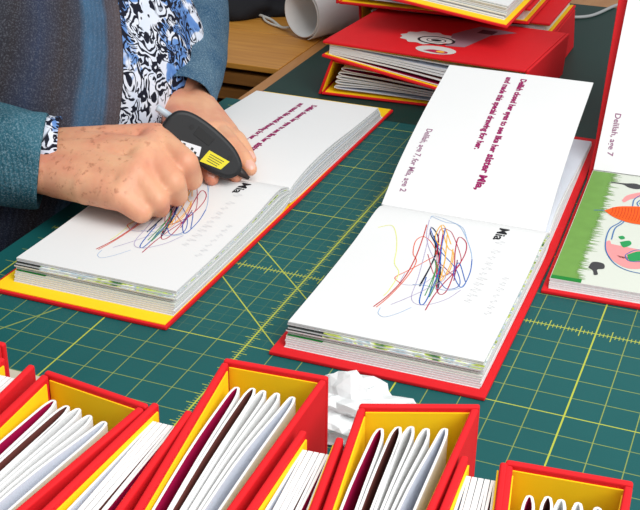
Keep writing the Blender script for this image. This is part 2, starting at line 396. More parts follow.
# ------------------------------------------------------------------ books
BW, BL, SP = 6.83, 10.2, 2.0
STROKES = [
    ('red', 0.035, [(2.14, 7.67), (2.33, 6.82), (2.45, 5.59), (2.4, 4.21), (2.22, 2.63), (2.08, 1.68)]),
    ('orange', 0.030, [(2.23, 7.67), (2.39, 6.79), (2.52, 5.41), (2.49, 4.25), (2.21, 3.72), (2.04, 2.88), (2.21, 2.5), (2.6, 2.81), (2.96, 3.49), (2.78, 4.08), (2.39, 5.0), (2.16, 5.56), (2.44, 5.86)]),
    ('crimson', 0.035, [(3.73, 7.27), (3.71, 6.37), (3.77, 5.4), (3.88, 4.52), (3.9, 3.17), (3.73, 2.41), (3.4, 2.16), (3.53, 3.08), (3.88, 4.52), (4.0, 5.82), (3.82, 6.07), (3.5, 5.29), (3.08, 3.43), (2.76, 1.88)]),
    ('navy', 0.045, [(3.1, 5.83), (3.05, 4.72), (2.96, 3.49), (2.73, 2.42), (2.32, 1.81), (2.38, 2.22), (2.92, 3.17), (3.47, 4.7), (3.74, 5.96)]),
    ('blue', 0.035, [(3.12, 5.15), (3.37, 6.73), (3.57, 6.88), (3.51, 5.73), (3.36, 4.43), (3.01, 2.97), (2.78, 1.7)]),
    ('blue', 0.030, [(4.22, 3.43), (4.39, 4.3), (4.43, 5.31), (4.25, 5.27), (3.88, 4.52), (3.88, 3.82), (4.41, 4.98)]),
    ('sky', 0.025, [(2.02, 0.95), (2.63, 1.26), (3.17, 1.35), (3.83, 2.45), (4.22, 3.43), (4.4, 4.45), (4.39, 5.36), (3.98, 5.77), (3.3, 5.71), (2.85, 5.79)]),
    ('lilac', 0.022, [(2.61, 7.33), (2.96, 6.72), (3.36, 5.91), (3.71, 4.87), (2.82, 3.54), (2.3, 2.43), (2.06, 1.29)]),
    ('lilac', 0.022, [(2.26, 1.74), (2.85, 5.11), (3.04, 6.51), (3.3, 6.97), (3.68, 6.91), (4.15, 6.33), (4.42, 5.57)]),
    ('lemon', 0.025, [(0.49, 2.41), (0.92, 2.14), (1.32, 2.84), (1.61, 3.73), (1.83, 4.61), (2.19, 5.24), (2.25, 6.41), (2.21, 6.87)]),
    ('green', 0.030, [(3.44, 6.37), (3.37, 5.5), (3.25, 4.48), (3.03, 3.86), (3.45, 4.86), (3.59, 6.42), (3.29, 4.62)]),
    ('amber', 0.032, [(2.59, 1.6), (3.2, 2.89), (3.52, 3.25), (3.72, 4.44), (3.56, 4.81), (3.26, 3.36), (2.63, 2.46), (2.63, 1.5), (3.27, 2.69)]),
    ('black', 0.035, [(3.08, 5.77), (2.96, 3.65), (2.55, 2.32), (2.93, 3.17), (3.36, 4.28), (3.66, 5.81)]),
    ('sky', 0.018, [(2.36, 7.65), (2.42, 8.03), (2.67, 8.17), (2.99, 7.79), (3.27, 7.26)]),
    ('sky', 0.020, [(2.06, 1.2), (2.1, 0.87), (2.73, 1.1), (3.34, 1.46), (3.7, 2.17)]),
    ('crimson', 0.025, [(2.7, 3.6), (3.42, 5.02), (3.84, 4.38), (3.88, 3.58), (3.31, 2.34), (2.94, 1.81), (2.66, 2.1), (3.5, 5.29)]),
    ('magenta', 0.030, [(3.47, 4.85), (3.32, 4.14), (3.92, 4.66), (3.76, 3.63), (4.04, 5.06)]),
    ('lilac', 0.020, [(2.37, 5.16), (2.48, 5.88), (3.09, 5.69), (3.36, 5.05), (3.8, 4.71)]),
    ('amber', 0.030, [(2.97, 2.14), (3.34, 3.65), (3.62, 5.24), (3.64, 4.16), (3.42, 2.96)]),
    ('blue', 0.028, [(2.28, 1.91), (2.98, 3.15), (3.86, 4.22), (4.29, 5.25), (3.95, 5.66), (3.38, 4.89)]),
]

GRP_OPEN = 'red picture books lying open on the cutting mat'
def cover_mesh(path, root, inner='red', th=0.13):
    """path: list of (y,z) of the lower face, boards and spine"""
    V, F, I = sheet([(y, z+th) for y, z in path], 0, BW, th, (0, 1, 0))
    return bevel(obj('cover', V, F, ['red', 'red'], root, I), 0.035)
def layer_plan(n):
    plan = []
    for k in range(n): plan.append(('paper', 'paper', 0.0))
    return plan
def interp(top, bot, t):
    return [(a[0]*t+b[0]*(1-t), a[1]*t+b[1]*(1-t)) for a, b in zip(top, bot)]
def smoothpath(P, n=5): return [(q.x, q.y) for q in catmull([Vector((a, b, 0)) for a, b in P], n)]
def block(root, n, top, bot, x0, wd, plan, th=0.054, jitter=0.0, name='leaf'):
    """n leaves between a bottom and a top (y,z) profile; plan gives top/bottom print and how far the leaf sticks out"""
    surfs = []
    for k in range(n):
        t = k/(n-1) if n > 1 else 1.0
        P = interp(top, bot, t); tm, bmn, ext = plan[k] if k < len(plan) else ('paper', 'paper', 0)
        s_ = 1 if P[-1][0] > P[0][0] else -1
        P[-1] = (P[-1][0]+s_*ext, P[-1][1]); P = smoothpath(P)
        jx = random.uniform(-jitter, jitter)
        V, F, I = sheet(P, x0+jx, x0+wd+jx, th, (0, 1, 2))
        o = obj(name, V, F, ['paper', tm, bmn], root, I, smooth=False)
        o.data.polygons.foreach_set('use_smooth', [True]*len(o.data.polygons))
        es = o.modifiers.new('edges', 'EDGE_SPLIT'); es.split_angle = rad(35)
        surfs.append((Surf(P, x0+jx), o))
    return surfs
def near_profiles(zt=0.70, y1=-9.55, fold=0.2):
    zf = 0.16
    top = [(0, zf+zt), (-0.35, zf+zt+0.18), (-1.2, zf+zt+0.32), (-3.5, zf+zt+0.12), (-6.5, zf+zt+0.04), (y1, zf+zt+0.04)]
    bot = [(0, zf+fold), (-0.35, zf+0.1), (-1.2, zf), (-3.5, zf), (-6.5, zf), (y1, zf)]
    return top, bot
PLAN_NEAR = [('paper', 'paper', .30), ('paper', 'magenta', .26), ('paper', 'paper', .24), ('paper', 'paper', .22), ('palegreen', 'paper', .20), ('palegreen', 'paper', .17),
             ('paper', 'paper', .07), ('paper', 'dark', .05), ('picture', 'paper', .16), ('picture', 'paper', .10), ('paper', 'paper', 0), ('paper', 'magenta', 0.0)]
def scribble(surf, root):
    for c, wd, pts in STROKES:
        V, F = ribbon(surf, pts, wd*1.05, 0.006+random.uniform(0, 0.006)); obj('crayon_stroke', V, F, c+'_ink', root)
def hand_lettering(surf, root):
    rr = random.Random(5)      # faint, barely legible pencil scrawl in two rows
    for u0, v0, v1, h in ((4.72, 1.9, 6.3, .30), (5.52, 4.2, 6.7, .24)):
        v = v0
        while v < v1:
            wl = rr.uniform(.22, .34)
            V, F = ribbon(surf, [(u0+rr.uniform(-.05, h*.3), v), (u0+h*rr.uniform(.7, 1.1), v+wl*.3), (u0-.03, v+wl*.55), (u0+h*rr.uniform(.3, .8), v+wl*.85)], .02, .007, 4)
            obj('pencil_writing', V, F, 'inkgrey', root); v += wl+rr.choice((.12, .12, .35))
    o = print_text(surf, 'Mia', 0.5, (4.60, 0.95), 1, 'black_ink', root, 0.95, bold=0.012, name='name_lettering', slant=0.05)
def story_text(surf, root, L=9.7):
    print_text(surf, 'Delilah closed her eyes to see like her', 0.35, (3.28, L-0.35), -1, 'magenta_ink', root, 5.75, bold=0.016)
    print_text(surf, 'sister Mia,', 0.42, (3.26, L-6.22), -1, 'magenta_ink', root, 2.15, bold=0.018)
    print_text(surf, 'and made this special drawing for her.', 0.35, (2.66, L-0.35), -1, 'magenta_ink', root, 5.7, bold=0.016)
def small_print(surf, root, body='Delilah, age 7, for Mia, age 2', start=(0.50, 4.7), ln=3.9):
    print_text(surf, body, 0.34, start, -1, 'smallprint', root, ln, name='small_print', bold=0.006)

# -- left book, yellow endpapers, both halves flat
r = thing('open_book', 'open red book with yellow endpapers that the person is working on, at the left', 'book', (-19.55, 5.0, 0), 0, GRP_OPEN)
cover_mesh([(-BL, 0.01), (-BL+.3, .01), (-0.2, 0.01), (0, .01), (SP, 0.01), (SP+.2, .01), (SP+BL, 0.01)], r)
V, F = join(box(0.12, BW-.1, -BL+.1, -0.1, .14, .17), box(0.12, BW-.1, -.05, SP+.05, .14, .17), box(0.12, BW-.1, SP+.1, SP+BL-.1, .14, .17))[:2]
obj('endpaper', V, F, 'yellow', r)
top, bot = near_profiles(0.74, -9.22)
bot = [(a, b+.04) for a, b in bot]
sf = block(r, 12, top, bot, 0.60, 6.13, PLAN_NEAR, jitter=0.03)
scribble(sf[-1][0], sf[-1][1]); hand_lettering(sf[-1][0], sf[-1][1])
# green corner print on a lower leaf
def green_strip(sf):
    s5, o5 = sf[5]; L = s5.L[-1]
    V, F = patch(s5, [(0.02, L-.14), (1.2, L-.14), (1.2, L-.005), (0.02, L-.005)], .01); obj('green_print', V, F, 'darkgreen', o5)
green_strip(sf)
top = [(0, 0.76), (0.5, 0.92), (2.1, 1.10), (4.3, 1.12), (7.1, 0.98), (10.2, 0.86)]
bot = [(0, .30), (0.5, .24), (2.1, .2), (4.3, .2), (7.1, .2), (10.6, .2)]
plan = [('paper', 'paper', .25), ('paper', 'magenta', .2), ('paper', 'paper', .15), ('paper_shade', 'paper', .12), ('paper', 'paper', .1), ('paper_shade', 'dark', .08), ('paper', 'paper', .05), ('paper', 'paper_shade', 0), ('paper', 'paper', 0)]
kids = set(r.children)
sf = block(r, 9, top, bot, 0.56, 6.15, plan, jitter=0.03)
story_text(sf[-1][0], sf[-1][1], sf[-1][0].L[-1]-0.6); small_print(sf[-1][0], sf[-1][1])
for o in [c for c in r.children if c not in kids]:
    for q in [o]+list(o.children):
        for v in q.data.vertices: v.co.x += max(0, v.co.y)*0.004

# -- middle book, text leaf standing up from the fold
r = thing('open_book', 'open red book in the middle of the mat, its upright page printed with magenta text', 'book', (-9.22, 4.95, 0), rad(0.6), GRP_OPEN)
cover_mesh([(-BL, 0.01), (-BL+.3, .01), (-0.2, 0.01), (0, .01), (SP, 0.05), (SP+.2, .01), (SP+BL-.3, 0.01), (SP+BL-.1, .01)], r)
top, bot = near_profiles(0.70, -9.5, 0.3)
sf = block(r, 12, top, bot, 0.36, 6.22, PLAN_NEAR, jitter=0.03)
scribble(sf[-1][0], sf[-1][1]); hand_lettering(sf[-1][0], sf[-1][1]); green_strip(sf)
top = [(0, .62), (0.8, 0.95), (2.0, 1.05), (4.5, .9), (8, .55), (11.3, .3)]
bot = [(0, .3), (0.8, .24), (2.0, .2), (4.5, .17), (8, .16), (11.3, .16)]
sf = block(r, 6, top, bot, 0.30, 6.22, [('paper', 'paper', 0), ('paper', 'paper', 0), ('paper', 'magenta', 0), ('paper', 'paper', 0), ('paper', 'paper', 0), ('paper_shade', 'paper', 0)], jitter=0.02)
for ch in r.children:            # the far half of the book is turned slightly to the left
    for v in ch.data.vertices: v.co.x -= max(0, v.co.y)*0.03
P = smoothpath([(0, .90), (0.5, 1.12), (2.2, 1.82), (5.5, 2.74), (9.55, 3.55)])
V, F, I = sheet([(y, z) for y, z in P], 0.18, 6.40, 0.04)
lf = obj('leaf', V, F, 'paper', r, I, smooth=False)
s_ = Surf(P, 0.16)
story_text(s_, lf, s_.L[-1]-0.1); small_print(s_, lf)
for o in (lf,):   # the raised leaf swings a little to the left along its length
    for ch in [o]+list(o.children):
        for v in ch.data.vertices: v.co.x -= max(0, v.co.y)*0.022

# -- right book, picture page, far half leaning up against books behind
r = thing('open_book', 'open red book at the right edge showing a picture of green grass and orange shape', 'book', (-2.23-0.36, 12.2, 0), rad(2.0), GRP_OPEN)
A = rad(46.5)
cover_mesh([(-BL, 0.01), (-BL+.3, .01), (-0.2, 0.01), (0, .01), (1.5, 1.1), (1.5+BL*cos(A), 1.1+BL*sin(A))], r)
for v_ in [c for c in r.children if c.name.startswith('cover')][0].data.vertices:
    v_.co.x -= max(0, v_.co.y-1.5*S)*0.05
top = [(0, .62), (-0.3, .64), (-1.2, .62), (-3.5, .55), (-6.5, .5), (-9.9, .48)]
bot = [(0, .2), (-0.3, .17), (-1.2, .16), (-3.5, .16), (-6.5, .16), (-9.9, .16)]
sf = block(r, 6, top, bot, 0.22, 6.25, [('paper', 'paper', .1), ('paper', 'paper', .06), ('paper', 'paper', .04), ('paper', 'paper', .02), ('paper', 'paper', 0), ('palegreen', 'paper', 0)], jitter=0.015)
s5, o5 = sf[-1]
pts = [(0.02, 0.08), (0.9, 0.08)]
v = 0.08
while v < s5.L[-1]-0.3:
    st = random.uniform(0.05, 0.11); pts += [(0.86+random.uniform(.0, .42), v+st*0.5), (0.82+random.uniform(-.12, .04), v+st)]; v += st
pts += [(0.95, s5.L[-1]-.05), (0.02, s5.L[-1]-.05)]
# grass strip as many thin quads so the jagged edge triangulates cleanly
V, F = [], []
edge = pts[1:-1]
for a in edge: V += [s5.at(0.02, a[1], .008), s5.at(a[0], a[1], .008)]
for i in range(len(edge)-1): F.append((2*i, 2*i+1, 2*i+3, 2*i+2))
obj('grass_print', V, F, 'grass', o5)
V, F = patch(s5, [(0.02, s5.L[-1]-.28), (1.05, s5.L[-1]-.28), (1.05, s5.L[-1]-.02), (0.02, s5.L[-1]-.02)], .011); obj('dark_grass_print', V, F, 'darkgreen', o5)  # dark green strip printed across the front end of the grass
PR = [
 ('charcoal_print', [(0.85, 1.0), (1.37, 0.96), (1.82, 0.84), (2.13, 1.1), (1.93, 1.35), (1.6, 1.31), (1.34, 1.1), (0.9, 1.08)]),
 ('pink_print', [(1.49, 2.58), (1.65, 2.03), (2.27, 1.47), (2.74, 1.29), (3.6, 1.3), (3.6, 1.65), (2.77, 1.62), (2.32, 1.9), (1.82, 2.33), (1.6, 2.73)]),
 ('pink_print', [(1.39, 6.43), (1.54, 6.26), (1.73, 7.01), (2.09, 7.57), (2.57, 7.78), (2.96, 7.63), (3.35, 7.28), (3.8, 6.4), (4.0, 6.5), (3.39, 7.66), (3.0, 7.99), (2.42, 8.22), (1.88, 7.84), (1.55, 7.18)]),
 ('charcoal_print', [(1.11, 8.64), (1.2, 8.17), (1.56, 8.16), (1.64, 8.53), (1.43, 8.7), (1.5, 9.04), (1.38, 9.13), (1.3, 8.84)]),
 ('emerald_print', [(1.88, 6.23), (2.19, 6.01), (2.29, 6.29), (2.06, 6.64)]), ('emerald_print', [(2.25, 7.18), (2.57, 6.79), (2.86, 6.74), (3.23, 6.84), (2.95, 7.3), (2.43, 7.64)]),
 ('emerald_print', [(1.77, 5.81), (1.92, 5.69), (2.02, 5.87), (1.89, 6.0)]), ('emerald_print', [(2.15, 2.63), (2.31, 2.27), (2.65, 2.2), (2.9, 2.3), (2.71, 2.7), (2.3, 2.86)])]
def blob_patch(s, pts, lift):
    Q = catmull([Vector((p[0], p[1], 0)) for p in pts+[pts[0]]], 5)[:-1]
    bm = bmesh.new(); vs = [bm.verts.new((q.x, q.y, 0)) for q in Q]; f = bm.faces.new(vs); bmesh.ops.triangulate(bm, faces=[f])
    bm.verts.index_update(); V = [s.at(v.co.x, v.co.y, lift) for v in bm.verts]; F = [tuple(v.index for v in f.verts) for f in bm.faces]; bm.free()
    return V, F
for i, (m_, p) in enumerate(PR):
    V, F = blob_patch(s5, p, .008+.0006*i); obj('painted_shape', V, F, m_, o5)
carrot = [(0.98, 3.75), (1.35, 3.27), (1.9, 3.02), (2.44, 2.93), (4.2, 2.95), (4.2, 4.35), (2.61, 4.5), (1.95, 4.48), (1.39, 4.2)]
V, F = blob_patch(s5, carrot, .016); obj('carrot_print', V, F, 'orange_print', o5)
VV, FF, II = [], [], []
for k in range(26):
    u = 1.25+k*0.115; a = 3.3-min(1, (u-1.25))*0.3; b = 4.1+min(1, (u-1.25))*0.3
    v_, f_ = ribbon(s5, [(u, a+.05), (u+.03, (a+b)/2), (u, b-.05)], 0.03, .019, 3); VV, FF, II = join((VV, FF, II), (v_, f_))
obj('carrot_lines', VV, FF, 'orange_line', o5)
for p in ([(1.87, 3.84), (1.67, 4.59), (1.4, 5.25), (1.39, 6.33), (1.56, 7.28), (1.99, 8.1), (2.6, 8.44), (3.3, 8.3), (3.9, 7.4)], [(1.57, 6.14), (1.57, 5.18), (1.75, 4.67), (1.84, 4.3)], [(1.94, 3.0), (1.95, 2.28), (2.29, 1.65), (2.73, 1.24), (3.6, 1.2)],
          [(2.2, 7.19), (2.48, 6.72), (2.88, 6.61), (3.3, 6.8), (2.94, 7.44), (2.39, 7.65), (2.19, 7.23)], [(2.16, 2.92), (2.08, 2.59), (2.29, 2.15), (2.72, 1.98), (3.3, 2.0)], [(0.6, 3.85), (0.98, 3.72)]):
    V, F = ribbon(s5, p, 0.045, .014); obj('pen_line', V, F, 'cyan_print', o5)
bs = [(0, .3), (0.4, .5), (1.55, 1.5), (1.55+9.7*cos(A), 1.5+9.7*sin(A))]
dz = .38
for k in range(5):
    t = k/4; P = [(0, .3+.36*t), (0.5*(1-t)+.3*t, .62+.33*t), (1.7-.35*t, 1.5+.35*t-.0*t), (1.7-.35*t+9.5*cos(A), 1.5+.35*t+9.5*sin(A))]
    V, F, I = sheet([P[0], P[1], P[2], ((P[2][0]+P[3][0])/2, (P[2][1]+P[3][1])/2), P[3]], 0.22, 6.47, .035)
    o = obj('leaf', V, F, 'paper', r, I)
s_ = Surf([P[0], P[1], P[2], P[3]], 0.22)
small_print(s_, o, 'Delilah, age 7', (0.42, 2.7), 2.0)

# -- closed books: boards and spine of a prototype, then copies
CW, CF, CL = 2.15, 0.82, 10.3
def closed_book(label, matrix, group=None, skew=0.0, thick=1.0, lean=0.0):
    r = thing('closed_book', label, 'book', group=group, matrix=matrix)
    def slab(p, q, th, z0, z1, side):
        p, q = Vector(p), Vector(q); t = (q-p).normalized(); n = Vector((-t.y, t.x))*side*th
        v = [(a.x, a.y, z) for z in (z0, z1) for a in (p, q, q+n, p+n)]
        return v, [(0, 3, 2, 1), (4, 5, 6, 7), (0, 1, 5, 4), (1, 2, 6, 5), (2, 3, 7, 6), (3, 0, 4, 7)]
    th = 0.14; a = CW/2; b = CF/2
    parts = [slab((-a, -0.17), (-b, -CL), th, 0, BW, 1), slab((a, -0.17), (b, -CL), th, 0, BW, -1), slab((-a, 0), (a, 0), th, 0, BW, -1)]
    V, F, I = join(*parts); bevel(obj('cover', V, F, 'red', r), 0.05, 3)
    parts = [slab((-a+th, -0.30), (-b+th, -CL+.12), .03, .1, BW-.12, 1), slab((a-th, -0.30), (b-th, -CL+.12), .03, .1, BW-.12, -1), slab((-a+th, -th), (a-th, -th), .03, .1, BW-.12, -1)]
    V, F, I = join(*parts); obj('endpaper', V, F, 'yellow', r)
    tips = (-.57, -.27, -.05, .23, .55)
    c1 = ((-.64, -.40), (-.34, -.16), (-.10, .0), (.06, .17), (.26, .52))
    c2 = ((-.46, -.24), (-.20, -.08), (-.04, .04), (.08, .16), (.20, .40))
    for k in range(5):
        xs = tips[k]; tip = -.50-.10*abs(k-2)*.3-.14*random.random(); e0 = -.22+.11*k-.022; e1 = e0+.044
        half = [(xs+.015, tip), (xs+.05, tip-.07), (xs*.96+.085, tip-.5), (c1[k][1], -3.0), (c2[k][1], -6.2), (e1, -9.98)]
        half2 = [(xs-.015, tip), (xs-.05, tip-.07), (xs*.98-.09, tip-.5), (c1[k][0], -3.0), (c2[k][0], -6.2), (e0, -9.98)]
        Q = [Vector((q.x, q.y)) for q in catmull([Vector((p[0], p[1], 0)) for p in list(reversed(half2))+half], 4)]
        V, F, I = [], [], []
        z0, z1 = .18, BW-.2; m_ = len(Q)
        for i, q in enumerate(Q):
            t_ = (Q[min(i+1, m_-1)]-Q[max(i-1, 0)]).normalized(); nn = Vector((-t_.y, t_.x))*.024
            for zz in (z0, z1):
                V += [(q.x+nn.x, q.y+nn.y, zz), (q.x-nn.x, q.y-nn.y, zz)]
        for i in range(m_-1):
            c, d = 4*i, 4*i+4
            F += [(c, d, d+2, c+2), (c+1, c+3, d+3, d+1), (c+2, d+2, d+3, c+3), (c, c+1, d+1, d)]; I += [0, 1, 0, 0]
        F += [(0, 2, 3, 1), (4*m_-4, 4*m_-3, 4*m_-1, 4*m_-2)]; I += [0, 0]
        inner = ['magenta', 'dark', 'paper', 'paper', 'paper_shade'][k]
        o = obj('folded_leaf', V, F, ['paper', inner], r, I)
    if skew or thick != 1.0 or lean:
        for ch in r.children:
            for v in ch.data.vertices:
                v.co.x *= thick; v.co.y += v.co.x*skew+(v.co.x-CW/2*thick*S)*lean
    return r
def copy_book(src, label, matrix, group=None, kids=True):
    c = src.copy(); COL.objects.link(c); c.matrix_world = matrix; c['label'] = label
    if group: c['group'] = group
    for ch in list(src.children):
        d = ch.copy(); COL.objects.link(d); d.parent = c
    return c
def upright(x, y, deg, z=0.0): return Matrix.Translation(Vector((x, y, z))*S) @ Matrix.Rotation(rad(deg), 4, 'Z')
GU = 'upright red books in the front row'
ZT = 0.01
closed_book('upright red book in the front row, spine away, second open top from the left', upright(-7.0, -17.68, -1.5, ZT), GU, -.09, 1.12)
proto = closed_book('tall-looking upright red book, centre left of the front row, crumpled film to its right', upright(-4.15, -15.72, 4.5, ZT), GU)
ups = [(-10.6, -17.0, 0, 'upright red book cut off by the left edge of the front row'),
       (-1.17, -15.85, 5.5, 'upright red book just right of the crumpled film in the front row'),
       (1.80, -16.80, 6.0, 'upright red book at the right end of the front row')]
for x, y, d, lab in ups:
    if 'just right' in lab: closed_book(lab, upright(x, y, d, ZT), GU, 0.30)   # its spine is pushed out of square
    else: copy_book(proto, lab, upright(x, y, d, ZT), GU)
def rev(fx, fy, deg):      # fore edge at (fx,fy), spine towards the camera side
    a = rad(deg); return upright(fx+sin(a)*(CL)*1.0, fy-cos(a)*CL, deg+180, ZT)
revs = [(-8.92, -17.5, 0.4, 'narrow fore edge of a reversed red book, leftmost between two yellow-lined upright books'),
        (-5.36, -17.72, 1.5, 'fore edge of a reversed red book, left of the centre-left yellow-lined upright book'),
        (-2.50, -17.45, 5.0, 'fore edge of a reversed red book, directly below the crumpled film'),
        (0.38, -17.05, 6.5, 'fore edge of a reversed red book, left of the rightmost upright book')]
for fx, fy, d, lab in revs: copy_book(proto, lab, rev(fx, fy, d), GU)

def lying(origin, deg, spine_left=True, tilt=0.0):
    """closed book lying on a board; origin = lower front corner (left end if spine_left else right end)"""
    a = rad(deg); X = Vector((cos(a), sin(a), 0)); Yv = Vector((-sin(a), cos(a), 0)); Z = Vector((0, 0, 1))
    X2 = (X*cos(tilt)+Z*sin(tilt)); Z2 = (Z*cos(tilt)-X*sin(tilt))
    wedge = math.atan((CW-CF)/2/CL)
    if spine_left:
        # local -y -> X, local z -> Y, local x -> -Z ; lower board level
        d = X2*cos(wedge)-Z2*sin(wedge); n = Z2*cos(wedge)+X2*sin(wedge)
        R = Matrix((-n, -d, Yv)).transposed(); o = Vector(origin)+n*CW/2
    else:
        d = -X2*cos(wedge)-Z2*sin(wedge); n = Z2*cos(wedge)-X2*sin(wedge)
        R = Matrix((n, -d, Yv)).transposed(); o = Vector(origin)+n*CW/2
    return Matrix.Translation(o*S) @ R.to_4x4()
GS = 'closed red books stacked on the dark mat'
slope = math.atan((CW-CF)/CL)
SET_BACK = Matrix.Translation(Vector((0, 0, (-CW/2*.13+.05)*S)))
closed_book('closed red book at the bottom of the front stack, yellow lining and folded pages showing', SET_BACK @ lying((-16.98, 18.1, 0), 5.5), GS, 0.0, .87, .28)
bk = copy_book(proto, 'closed red book with a drawing printed on its cover, on top of the bottom book', lying((-6.58, 17.35, .66), -4.0, False, -slope), GS)
copy_book(proto, 'closed red book lying on the mat, lowest of the rear stack', lying((-6.9, 24.6, 0), 0, False), GS)
copy_book(proto, 'red book in the middle of the rear stack, fore edge facing the bare dark mat', lying((-17.3, 24.9, CF+.03), 0, True, slope), GS)
copy_book(proto, 'closed red book directly beneath the open book on top of the stack', lying((-18.35, 23.9, CF+CW+.08), 0.5), GS)
GP = 'closed red books propping up the right open book'
copy_book(proto, 'closed red book on the mat behind the propped-up right open book', lying((-2.6, 19.6, 0), 1.0), GP)
# printed drawing on the cover of the second book: child of that book's own cover copy
cv = [c for c in bk.children if c.name.startswith('cover')][0]
def on_cover(u, v, lift=0.01):
    """u along the long edge from the fore edge, v along the short edge from the front; on the upper board's outer face"""
    # in book coordinates the upper board runs from (a,-0.17) to (b,-CL)
    a, b = CW/2, CF/2; p0 = Vector((b, -CL)); p1 = Vector((a, -0.17)); t = (p1-p0).normalized(); n = Vector((-t.y, t.x))
    if n.x < 0: n = -n
    q = p0+t*u+n*lift
    return (q.x, q.y, v)
def cov_patch(pts, m_, lift=0.01, name='cover_print'):
    Q = catmull([Vector((p[0], p[1], 0)) for p in pts+[pts[0]]], 5)[:-1]
    bm = bmesh.new(); vs = [bm.verts.new(q) for q in Q]; f = bm.faces.new(vs); bmesh.ops.triangulate(bm, faces=[f]); bm.verts.index_update()
    V = [on_cover(v.co.x, v.co.y, lift) for v in bm.verts]; F = [tuple(v.index for v in f.verts) for f in bm.faces]; bm.free()
    return obj(name, V, F, m_, cv)
def ellipse(cx_, cy_, a, b, n=16, rag=0.0, ph=0): return [(cx_+(a+(rag if i % 2 else 0))*cos(2*math.pi*i/n+ph), cy_+(b+(rag if i % 2 else 0))*sin(2*math.pi*i/n+ph)) for i in range(n)]
def cov_ring(cx_, cy_, a, b, wd, m_, lift):
    n = 28; V = []; F = []
    for i in range(n):
        c_, s_2 = cos(2*math.pi*i/n), sin(2*math.pi*i/n); V += [on_cover(cx_+a*c_, cy_+b*s_2, lift), on_cover(cx_+(a-wd)*c_, cy_+(b-wd)*s_2, lift)]
    for i in range(n): j = (i+1) % n; F.append((2*i, 2*i+1, 2*j+1, 2*j))
    return obj('cover_print', V, F, m_, cv)
flat = lambda pts: pts
V = [on_cover(*p, .008) for p in ((5.6, 1.9), (6.5, 2.1), (7.0, 4.6), (8.0, 5.6), (6.0, 5.9), (5.2, 4.0))]; obj('cover_print', V, [(0, 1, 2, 5), (2, 3, 4, 5)], 'grey_print', cv)
V = [on_cover(*p, .010) for p in ((6.2, 4.7), (7.0, 4.7), (7.1, 5.4), (6.3, 5.4))]; obj('cover_print', V, [(0, 1, 2, 3)], 'dark_grey_print', cv)
cov_patch(ellipse(4.35, 2.75, 1.25, .95, 22, .16), 'cover_white', .011)
cov_ring(4.9, 2.55, .95, .68, .13, 'black_ink', .014)
cov_patch(ellipse(4.9, 2.55, .28, .18, 10), 'black_ink', .014)
cov_ring(4.9, 2.55, .5, .36, .06, 'black_ink', .014)
cov_patch(ellipse(5.45, 1.05, 1.0, .62, 14), 'cover_white', .012)
cov_patch([(4.9, .75), (5.3, 1.05), (6.0, 1.0), (6.1, .7), (5.6, .6)], 'crimson_ink', .016)
cov_patch(ellipse(5.75, .86, .22, .14, 8), 'amber_ink', .019)

# -- open book on top of the stack
ZL = CF+CW+.1+CW
ob_m = Matrix.Translation(Vector((-14.9, 19.7+BL, ZL-.13*3.4+.03))*S) @ Matrix.Rotation(slope, 4, 'Y') @ Matrix.Rotation(rad(0), 4, 'Z')
r = thing('open_book', 'open red book with yellow endpapers lying on top of the stack at the back', 'book', group=None, matrix=ob_m)
TOPBOOK = r
cover_mesh([(-BL, 0.01), (-BL+.3, .01), (-0.2, 0.01), (0, .01), (SP, 0.01), (SP+.2, .01), (SP+BL, 0.01)], r)
V, F = join(box(0.12, BW-.1, -BL+.1, -0.1, .14, .17), box(0.12, BW-.1, -.05, SP+.05, .14, .17), box(0.12, BW-.1, SP+.1, SP+BL-.1, .14, .17))[:2]
obj('endpaper', V, F, 'yellow', r)
top, bot = near_profiles(0.62, -9.3)
bot = [(a, b+.04) for a, b in bot]
block(r, 9, top, bot, 0.38, 6.1, [('paper', 'paper', .2), ('paper', 'paper', .15), ('paper', 'dark', 0), ('palegreen', 'paper', .1), ('paper', 'paper', 0), ('paper', 'dark', 0), ('paper', 'paper', 0), ('palegreen', 'paper', .05), ('paper', 'paper', 0)], jitter=.04)
top = [(0, 0.76), (0.5, 0.92), (2.1, 1.10), (4.3, 1.12), (7.1, 0.98), (10.6, 0.86)]
bot = [(0, .30), (0.5, .24), (2.1, .2), (4.3, .2), (7.1, .2), (10.9, .2)]
block(r, 6, top, bot, 0.5, 6.0, [], jitter=.04)

# ------------------------------------------------------------------ paper roll, bag, cables, film
r = thing('paper_roll', 'rolled-up white paper lying on the wooden desk near the stack', 'paper roll', (-21.6, 27.0, -0.13))
ax = rad(-24); n = 60; V, F = [], []
prof = []
for i in range(n+1):
    t = i/n; an = rad(-70)+t*2*math.pi*1.35; rr = 1.5-0.0-0.16*t*1.35; prof.append((rr*cos(an), rr*sin(an)))
d0 = Vector((sin(-ax), cos(ax), 0)); sd = Vector((cos(ax), -sin(-ax), 0))
for L in (0, 16):
    for p in prof: q = d0*L+sd*p[0]; V.append((q.x, q.y, 1.52+p[1]))
for i in range(n): F.append((i, i+1, n+2+i, n+1+i))
o = obj('rolled_sheet', V, F, 'roll', r, smooth=True)
so = o.modifiers.new('thickness', 'SOLIDIFY'); so.thickness = 0.05*S; so.offset = 0

